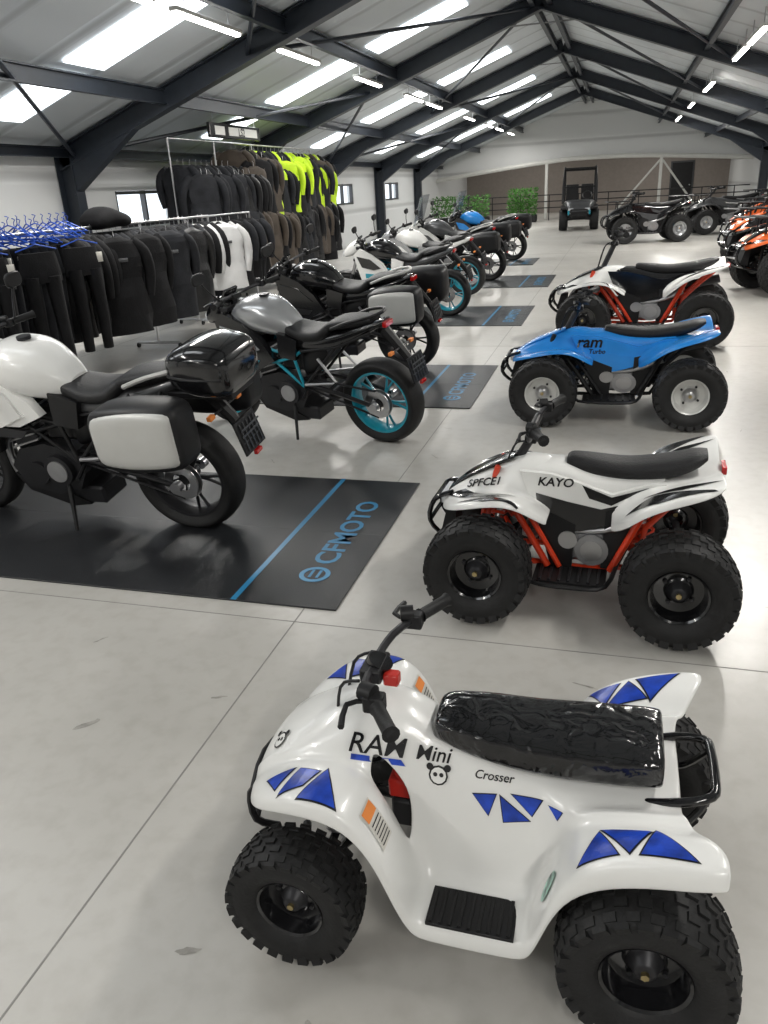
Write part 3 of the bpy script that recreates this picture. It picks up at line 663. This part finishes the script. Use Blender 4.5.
g = G(); rs = random.Random(5)
SCF = [(-1.62, 1.72, .045, .012, .9), (-.86, 1.05, .03, .01, .3), (-.52, .93, .04, .012, 1.9), (-.38, .92, .03, .01, 2.2), (-.30, .88, .035, .01, 2.0), (-1.25, 1.95, .03, .006, .4), (-.75, .86, .06, .004, .2), (-1.9, 2.2, .03, .006, 1.), (.5, 4.3, .05, .008, .3), (-.6, 4.5, .04, .008, 1.)]
for i in range(26): SCF.append((rs.uniform(-2.2, 1), rs.uniform(.8, 8), rs.uniform(.015, .05), rs.uniform(.002, .005), rs.uniform(0, 3)))
for (x, y, a, b_, t) in SCF:
    P = [(x+a*(1+rs.uniform(-.3, .3))*math.cos(2*pi*i/14)*math.cos(t)-b_*(1+rs.uniform(-.4, .4))*math.sin(2*pi*i/14)*math.sin(t), y+a*math.cos(2*pi*i/14)*math.sin(t)+b_*(1+rs.uniform(-.4, .4))*math.sin(2*pi*i/14)*math.cos(t), .0008) for i in range(14)]
    g.add(P, [list(range(14))], M_scuff)
g.out('floor_scuff_marks', None, 0)
def panelmat(name, col, axis, scale, strength=.4):
    m = bpy.data.materials.new(name); m.use_nodes = True; nt = m.node_tree; b = nt.nodes['Principled BSDF']; b.inputs['Roughness'].default_value = .5
    t = nt.nodes.new('ShaderNodeTexCoord'); w = nt.nodes.new('ShaderNodeTexWave'); w.bands_direction = axis; w.inputs['Scale'].default_value = scale
    nt.links.new(t.outputs['Object'], w.inputs['Vector']); bp = nt.nodes.new('ShaderNodeBump'); bp.inputs['Strength'].default_value = strength; bp.inputs['Distance'].default_value = .03
    r = nt.nodes.new('ShaderNodeValToRGB'); r.color_ramp.elements[0].position = .0; r.color_ramp.elements[1].position = .12
    nt.links.new(w.outputs['Fac'], r.inputs['Fac']); nt.links.new(r.outputs['Color'], bp.inputs['Height']); nt.links.new(bp.outputs['Normal'], b.inputs['Normal'])
    r2 = nt.nodes.new('ShaderNodeValToRGB'); r2.color_ramp.elements[0].position = .0; r2.color_ramp.elements[1].position = .06
    r2.color_ramp.elements[0].color = (col[0]*.72, col[1]*.72, col[2]*.72, 1); r2.color_ramp.elements[1].color = (*col, 1); nt.links.new(w.outputs['Fac'], r2.inputs['Fac']); nt.links.new(r2.outputs[0], b.inputs['Base Color'])
    return m
M_wall = panelmat('white_sandwich_panel', (.70, .71, .71), 'Z', .31)
M_roof = panelmat('roof_sandwich_panel', (.60, .64, .67), 'Y', .31)
M_beige = mat('beige_wall', (.27, .235, .21), .7, var=.06)
g = G()
wins = [(11.9, 13.7), (22.6, 24.4), (28., 29.8)]
z0, z1 = 1.22, 1.80
y = YB
for a, c in wins:
    g.box((XL-.1, (y+a)/2, 1.3), (.2, a-y, 2.6), M_wall, bev=0); g.box((XL-.1, (a+c)/2, z0/2), (.2, c-a, z0), M_wall, bev=0); g.box((XL-.1, (a+c)/2, (z1+2.6)/2), (.2, c-a, 2.6-z1), M_wall, bev=0); y = c
g.box((XL-.1, (y+44)/2, 1.3), (.2, 44-y, 2.6), M_wall, bev=0)
g.out('wall_left', None, 0)
for i, (a, c) in enumerate(wins):
    g = G(); fm = M_grey
    for zz in (z0+.03, z1-.03): g.box((XL-.06, (a+c)/2, zz), (.10, c-a, .05), fm)
    for yy in (a+.03, (a+c)/2, c-.03): g.box((XL-.06, yy, (z0+z1)/2), (.10, .05, z1-z0), fm)
    g.out('skylight_%d' % (i+1), None, 0)
g = G(); g.box((XR+.1, 18, 1.3), (.2, 52, 2.6), M_wall, bev=0); g.out('wall_right', None, 0)
g = G(); g.prism([(XL, 0), (XR, 0), (XR, ZE), (XC, ZR), (XL, ZE)], YB-.2, YB, M_wall); g.out('wall_front', None, 0)
g = G(); g.prism([(XL, 0), (XR, 0), (XR, ZE), (XC, ZR), (XL, ZE)], 43.8, 44, M_beige); g.out('wall_back', None, 0)
g = G(); g.box((2.7, 43.76, 1.05), (1.1, .06, 2.1), M_grey); g.box((2.7, 43.72, 1.05), (.95, .03, 1.95), M_black); g.cyl((3.08, 43.66, 1.0), (3.08, 43.70, 1.0), .03, M_steel, 10); g.out('door_1', None, 0)
g = G(); g.prism([(XL, 1.85), (-5.5, 2.12), (-3, 2.32), (XC, 2.38), (1, 2.34), (XR, 2.05), (XR, ZE), (XC, ZR), (XL, ZE)], YF, YF+.2, M_wall); g.out('wall_gable', None, 0)
g = G()
g.add([(XL-.3, YB-.3, roofz(XL)-.1), (XC, YB-.3, ZR), (XC, 44.2, ZR), (XL-.3, 44.2, roofz(XL)-.1), (XR+.3, YB-.3, roofz(XR)-.1), (XR+.3, 44.2, roofz(XR)-.1)], [(0, 1, 2, 3), (1, 4, 5, 2)], M_roof)
g.out('ceiling', None, 0)
def ibeam(g, a, b, depth, wid, m=M_beam):
    a = Vector(a); b = Vector(b); t = (b-a).normalized(); yv = Vector((0, 1, 0)) if abs(t.y) < .5 else Vector((1, 0, 0)); u = t.cross(yv).normalized()
    def bx(off, du, dy):
        V = []
        for p in (a, b):
            for s1, s2 in ((-1, -1), (1, -1), (1, 1), (-1, 1)): V.append(p+u*(off+s1*du/2)+yv*(s2*dy/2))
        g.add(V, [(0, 1, 2, 3), (4, 7, 6, 5), (0, 4, 5, 1), (1, 5, 6, 2), (2, 6, 7, 3), (3, 7, 4, 0)], m)
    bx(0, depth, .012); bx(depth/2, .018, wid); bx(-depth/2, .018, wid)
frames = [5.2+5.4*i for i in range(-2, 6)]
for fy in frames:
    g = G(); D = .26; o = .17
    ibeam(g, (XL+.16, fy, 0), (XL+.16, fy, roofz(XL+.16)-.1), .26, .2); ibeam(g, (XR-.16, fy, 0), (XR-.16, fy, roofz(XR-.16)-.1), .26, .2)
    ibeam(g, (XL+.05, fy, roofz(XL+.05)-o), (XC, fy, ZR-o), D, .18); ibeam(g, (XR-.05, fy, roofz(XR-.05)-o), (XC, fy, ZR-o), D, .18)
    g.prism([(XL+.25, roofz(XL+.25)-.70), (XL+.25, roofz(XL+.25)-.28), (XL+1.5, roofz(XL+1.5)-.28)], fy-.08, fy+.08, M_beam)
    g.prism([(XR-.25, roofz(XR-.25)-.70), (XR-.25, roofz(XR-.25)-.28), (XR-1.5, roofz(XR-1.5)-.28)], fy-.08, fy+.08, M_beam)
    g.prism([(XC-.7, roofz(XC-.7)-.27), (XC, ZR-.52), (XC+.7, roofz(XC+.7)-.27)], fy-.08, fy+.08, M_beam)
    g.out('portal_frame', None, 0)
g = G()
for x in (XL+.25, -6.1, -4.25, XC-.15, XC+.15, 1.2, 3., XR-.25):
    z = roofz(x)-.14; ibeam(g, (x, YB, z), (x, YF, z), .12 if x not in (-6.1, -4.25) else .17, .08)
for i, fy in enumerate(frames[:-1]):
    for xa, xb in (((XL+.3, -4.8), (-4.8, XC-.2)) if i % 2 else ((-4.8, XL+.3), (XC-.2, -4.8))):
        g.sweep([(xa, fy, roofz(xa)-.2), (xb, fy+5.4, roofz(xb)-.2)], .028, M_beam, 6)
    g.sweep([(XC+.2, fy, roofz(XC+.2)-.2), (1.6, fy+5.4, roofz(1.6)-.2)], .028, M_beam, 6)
g.out('roof_purlins', None, 0)
for k, fy in enumerate(frames[:-1]):
    yc = fy+3.55; g = G()
    for xa, xb in ((XL+.7, -6.2), (-6.0, -4.35), (-4.15, -2.6)):
        za, zb = roofz(xa)-.02, roofz(xb)-.02
        g.add([(xa, yc-.38, za), (xb, yc-.38, zb), (xb, yc+.38, zb), (xa, yc+.38, za)], [(0, 1, 2, 3)], M_skyl)
    g.out('skylight_%d' % (k+4), None, 0)  # roof skylight panels; their emission stands in for daylight coming through
def lamp(x, y, en, z=None):
    z = z or roofz(x)-.27; E = empty('strip_light', (x, y, z)); g = G()
    g.box((0, 0, .015), (.10, 1.5, .04), M_wbeam); g.box((0, 0, -.02), (.07, 1.46, .03), M_tube, bev=.3); g.cyl((0, .5, .03), (0, .5, .25), .006, M_steel, 6); g.cyl((0, -.5, .03), (0, -.5, .25), .006, M_steel, 6)
    g.out('fitting', E)
    L = bpy.data.lights.new('tube', 'AREA'); L.shape = 'RECTANGLE'; L.size = .12; L.size_y = 1.5; L.energy = en; L.color = (1, .97, .92)
    o = bpy.data.objects.new('tube_light', L); COL.objects.link(o); o.parent = E; o.location = (0, 0, -.06)
LY = [-5.0, -1.6, 1.6, 7.0, 8.9, 11.55, 14.85, 18.2, 20.2, 24.9, 28.6, 31.0, 34.2]
for y in LY: lamp(-4.45, y, 60)
for y in LY[:-1]: lamp(1.62, y+1.55 if abs((y+1.55-5.2) % 5.4-2.7) < 1.8 else y, 60)
lamp(-4.4, 40.5, 60); lamp(1.6, 40.5, 60)  # extra strip lights, added to brighten the dark end behind the gable
g = G()
P = [(XL, YF-.3, 1.80), (-5.5, YF-.3, 2.08), (-3, YF-.3, 2.30), (XC, YF-.3, 2.36), (1, YF-.3, 2.30), (XR, YF-.3, 2.0)]
g.sweep(P, .09, M_wbeam, 8, 3)
for x in (-3.2, 1.4): g.box((x, YF-.3, 1.12), (.12, .12, 2.24), M_wbeam)
g.sweep([(-.4, YF-.3, .1), (1.35, YF-.3, 2.1)], .04, M_wbeam, 8); g.sweep([(1.45, YF-.3, 2.1), (3.0, YF-.3, .1)], .04, M_wbeam, 8)
g.out('roof_truss', None, 0)
g = G()
for zz in (.5, .75, 1.0): g.cyl((XL+.1, YF-1, zz), (XR-.1, YF-1, zz), .02, M_black, 8)
x = XL+.2
while x < XR: g.cyl((x, YF-1, 0), (x, YF-1, 1.0), .02, M_black, 8); x += 1.2
g.out('railing', None, 0)
def hedge(x0, x1, y, z0, z1):
    g = G(); rr = random.Random(3)
    g.box(((x0+x1)/2, y, z0/2), (x1-x0, .4, z0), M_black)
    for i in range(1100):
        p = Vector((rr.uniform(x0, x1), y+rr.uniform(-.22, .22), rr.uniform(z0, z1))); d = Vector((rr.uniform(-1, 1), rr.uniform(-1, 1), rr.uniform(-.3, 1))).normalized()*.09; e = d.orthogonal().normalized()*.035
        g.add([p, p+d*.5+e, p+d, p+d*.5-e], [(0, 1, 2, 3)], M_leaf)
    g.out('hedge_planter', None, 0)
hedge(-7.6, -5.2, 33.5, .35, 1.15); hedge(-4.6, -3.4, 34.6, .3, 1.3)
# ---------------------------------------------------------------- mats
def floor_mat(x1, y0, y1, L=3.0):
    E = empty('rubber_floor_mat', (x1, y0, 0)); d = y1-y0; g = G()
    g.box((-L/2, d/2, .004), (L, d, .008), M_matrub, bev=.2); g.out('mat', E, 0)
    g = G(); g.box((-.47, d/2, .0086), (.026, d, .0012), M_matblue, bev=0); g.box((-L/2, d*.5, .0086), (L, .004, .0008), M_grey, bev=0)
    c = (-.20, d*.19)
    g.lathe([(0, .050), (.0012, .050), (.0012, .072), (0, .072)], (c[0], c[1], .0085), (0, 0, 1), M_matblue, 28)
    for k in (-.018, .018): g.box((c[0]+k, c[1]+.006, .009), (.013, .072, .001), M_matblue, bev=0)
    g.out('print', E, 0)
    flattext('lettering', 'CFMOTO', .165*d/1.49, (-.145, d*.26, .0095), (0, 1.12, 0), (-1, 0, 0), M_matblue, E, .02)
floor_mat(-1.04, 2.59, 4.08); floor_mat(-1.04, 5.72, 7.24); floor_mat(-1.08, 9.44, 11.03); floor_mat(-1.08, 13.08, 14.78); floor_mat(-1.7, 16.7, 18.2)
# ---------------------------------------------------------------- vehicles
mini_quad((-.24, 1.42, 0), pi)
q2, f2, r2_ = sport_quad('youth_quad_bike', (-.08, 2.98, 0), pi-.04, text=[('KAYO', .05, .185, .525, M_gloss)], S3=(.93, .93, .95), stripes=M_gloss)
bt2 = bvh(f2)
V, F = textmesh('SPFCE1', .045, .02, .2); project('fender_text', V, F, bt2, (.46, .095, .46), (-1, 0, .12), (0, -.5, .8), (0, -.8, -.6), M_gloss, q2, .004)
q3, f3, r3 = sport_quad('youth_quad_bike', (.02, 5.75, 0), pi, body=M_bluebody, trim=M_bluebody, frame=M_black, rim=M_wrim, S3=(1.20, 1.12, 1.0), wb=.96, r=.235, w=.19, ht=.38, bar=.06, text=[('ram', .11, .23, .50, M_gloss), ('Turbo', .045, .16, .455, M_gloss)])
bt3 = bvh(f3)
V, F = textmesh('107', .065, .02, .2); project('fender_text', V, F, bt3, (.42, .27, .50), (-1, 0, 0), (0, -1, 0), (0, 0, -1), M_gloss, q3, .004)
sport_quad('sport_quad_bike', (.27, 8.6, 0), pi-.05, body=M_white, trim=M_gloss, frame=M_orange, rim=M_gloss, S3=(1.42, 1.3, 1.22), wb=1.14, r=.27, w=.22, ht=.44, panel=M_gloss, bar=.1, stripes=M_gloss)
kw = dict(frame=M_black, S3=(1.75, 1.45, 1.5), wb=1.3, r=.32, w=.24, ht=.48, racks=True)
sport_quad('utility_quad_bike', (.65, 21.9, 0), pi+.15, body=M_gloss, trim=M_grey, rim=M_silver, **kw)
sport_quad('utility_quad_bike', (2.7, 24.2, 0), pi+.2, body=M_grey, trim=M_gloss, rim=M_silver, **kw)
sport_quad('utility_quad_bike', (3.5, 19.6, 0), pi+.1, body=M_gloss, trim=M_obody, rim=M_silver, **kw)
sport_quad('utility_quad_bike', (3.05, 17.4, 0), pi+.2, body=M_obody, trim=M_gloss, rim=M_silver, panel=M_gloss, **kw)
sport_quad('utility_quad_bike', (2.75, 14.9, 0), pi+.25, body=M_gloss, trim=M_obody, rim=M_gloss, panel=M_obody, stripes=M_obody, **kw)
sport_quad('utility_quad_bike', (2.6, 12.2, 0), pi+.25, body=M_obody, trim=M_gloss, rim=M_gloss, panel=M_gloss, stripes=M_gloss, **kw)
buggy((-1.42, 28.8, 0), -pi/2+.05)
def yc_(d): return pi-math.radians(d)
motorcycle('touring_motorcycle', (-2.06, 3.34), yc_(2), tank=M_white, side=M_white, tail=M_grey, wheel=M_dkmetal, frame=M_black, pann=M_pann, top=True, screen=True, fair=M_white, bx=-.10)
motorcycle('naked_motorcycle', (-1.46, 4.90), yc_(14), tank=M_silver, side=M_gloss, tail=M_gloss, wheel=M_teal, frame=M_teal, s=.98)
motorcycle('touring_motorcycle', (-1.86, 7.12), yc_(8), tank=M_gloss, side=M_gloss, tail=M_gloss, wheel=M_dkmetal, frame=M_black, pann=M_pann, s=1.02)
motorcycle('naked_motorcycle', (-2.13, 10.3), yc_(3), tank=M_gloss, side=M_white, tail=M_grey, wheel=M_teal, frame=M_teal)
motorcycle('naked_motorcycle', (-2.25, 12.3), yc_(8), tank=M_white, side=M_silver, tail=M_white, wheel=M_teal, frame=M_teal)
motorcycle('touring_motorcycle', (-2.2, 14.2), yc_(8), tank=M_grey, side=M_white, tail=M_grey, wheel=M_dkmetal, frame=M_black, pann=M_black, screen=True, s=1.05)
motorcycle('touring_motorcycle', (-2.25, 17.9), yc_(12), tank=M_bluebody, side=M_gloss, tail=M_gloss, wheel=M_dkmetal, frame=M_black, pann=M_black, screen=True, s=1.05)
# ---------------------------------------------------------------- clothing
def rack(name, x, y0, y1, z, items, foot=True):
    E = empty(name, (0, 0, 0)); g = G()
    g.cyl((x, y0, z), (x, y1, z), .014, M_steel)
    n = max(2, int((y1-y0)/1.4)+1)
    for i in range(n):
        y = y0+(y1-y0)*i/(n-1); g.cyl((x, y, .06), (x, y, z), .014, M_steel); g.cyl((x-.28, y, .06), (x+.28, y, .06), .014, M_steel)
        for q in (-.28, .28): g.cyl((x+q-.01, y, .03), (x+q+.01, y, .03), .03, M_black, 12)
    g.out('rail', E); g = G(); items(g); g.out('garments', E, 60); return E
def it1(g):
    y = 5.0
    while y < 9.6:
        jit = R.uniform(-.15, .15)
        if y < 6.6: trousers(g, (-5.2, y, 1.28), jit, R.choice(M_fab[:2]), R.uniform(.8, .95))
        elif y > 9.0 and R.random() < .6: jacket(g, (-5.2, y, 1.32), jit+.3, M_wtx, M_wtx, R.choice([M_rtx, M_fab[0], M_wtx]), .8, 1.15)
        else: jacket(g, (-5.2, y, 1.34), jit, R.choice(M_fab), None, R.choice(M_fab[:2]), R.uniform(.85, 1.0), 1.25)
        if y < 6.9: hanger(g, (-5.2+R.uniform(-.03, .03), y+.05, 1.46+R.uniform(0, .05)), jit); hanger(g, (-5.2, y, 1.52), R.uniform(-.6, .6))
        y += R.uniform(.095, .13)
    for y in (5.3, 5.9, 6.5): trousers(g, (-4.85, y, 1.25), 1.2, M_fab[0])
    for y in (7.1, 7.6, 8.1, 8.6): jacket(g, (-4.88, y, 1.30), 1.1+R.uniform(-.2, .2), R.choice(M_fab), None, None, .95, 1.2)
    jacket(g, (-4.9, 9.5, 1.3), .9, M_wtx, M_wtx, M_wtx, .8, 1.2)
    T = g.M; g.M = Matrix.Translation((-5.2, 7.5, 1.43)) @ Matrix.Rotation(pi/2, 4, 'Z')
    g.lo([(-.3, .0, .03, .1), (-.24, .02, .08, .16), (-.1, .05, .11, .17), (.1, .03, .08, .17), (.25, .01, .06, .13), (.3, 0, .02, .1)], M_fab[0], e=2.6); g.M = T
rack('clothing_rack', -5.2, 4.9, 9.7, 1.40, it1)
def it2(g):
    y = 11.4
    while y < 16.9:
        jit = R.uniform(-.3, .3)
        m = R.choice(M_fab+[M_brown]); yk = None; am = None
        if y > 13.6 and R.random() < .75: yk = M_hiv; am = R.choice([M_hiv, m]); m = R.choice([M_hiv, m, m])
        jacket(g, (-6.5, y, 2.36 if y > 13.2 else 2.10), jit, m, yk, am, .95, 1.3)
        jacket(g, (-6.5, y+.05, 1.3), jit, R.choice(M_fab), None, None, 1.0, 1.3)
        if R.random() < .7: jacket(g, (-6.12, y, 2.2+R.uniform(-.2, .1) if y > 13.2 else 1.95), 1.0+jit, m, yk, am, .9, 1.3)
        if R.random() < .7: jacket(g, (-6.05, y, 1.3+R.uniform(-.1, .15)), 1.1+jit, R.choice(M_fab+[M_brown]), None, None, .95, 1.3)
        y += R.uniform(.16, .22)
rack('clothing_rack', -6.5, 11.2, 17.0, 2.46, it2)
def it3(g):
    for y in (9.9, 10.3, 10.7): jacket(g, (-5.6, y, 1.3), 1.0+R.uniform(-.2, .2), R.choice([M_wtx, M_fab[0]]), R.choice([M_wtx, M_fab[0]]), R.choice([M_rtx, M_wtx]), .8, 1.2)
    for y in (11.1, 11.4, 11.7): jacket(g, (-5.6, y, 1.3), .4, M_fab[0], None, M_fab[1], .95, 1.25)
rack('clothing_rack', -5.6, 9.8, 11.8, 1.38, it3)
ES = empty('shop_sign', (-6.4, 13.3, 2.62)); g = G(); g.box((0, 0, 0), (.06, 1.9, .22), M_gloss); g.box((.034, .25, 0), (.01, 1.1, .13), M_wbeam); g.box((.034, -.62, 0), (.01, .34, .13), M_wbeam)
for y in (-.8, .8): g.cyl((0, y, .1), (0, y, .30), .008, M_steel, 8)
g.out('board', ES, 0)
flattext('lettering', 'LS2', .17, (.041, .05, -.06), (0, 1, 0), (0, 0, 1), M_gloss, ES, .02)
# ---------------------------------------------------------------- world, camera
W = bpy.data.worlds.new('World'); SC.world = W; W.use_nodes = True; nt = W.node_tree; bg = nt.nodes['Background']; bg.inputs[0].default_value = (.85, .92, 1, 1); bg.inputs[1].default_value = 1.6
f = 769.0; p = math.radians(22.75); a = math.radians(17.3); r = math.radians(3.3)
fw = Vector((-math.sin(a)*math.cos(p), math.cos(a)*math.cos(p), -math.sin(p))); rt = Vector((math.cos(a), math.sin(a), 0)); up = rt.cross(fw)
Xc = rt*math.cos(r)-up*math.sin(r); Yc = up*math.cos(r)+rt*math.sin(r)
cd = bpy.data.cameras.new('camera'); cam = bpy.data.objects.new('camera', cd); COL.objects.link(cam)
MM = Matrix.Identity(4)
for i in range(3): MM[i][0] = Xc[i]; MM[i][1] = Yc[i]; MM[i][2] = -fw[i]
MM.translation = Vector((0, 0, 1.6)); cam.matrix_world = MM
cd.sensor_fit = 'VERTICAL'; cd.sensor_height = 24; cd.lens = 24*f/1024; cd.clip_start = .05
SC.camera = cam
SC.view_settings.view_transform = 'Standard'; SC.view_settings.exposure = 0.1
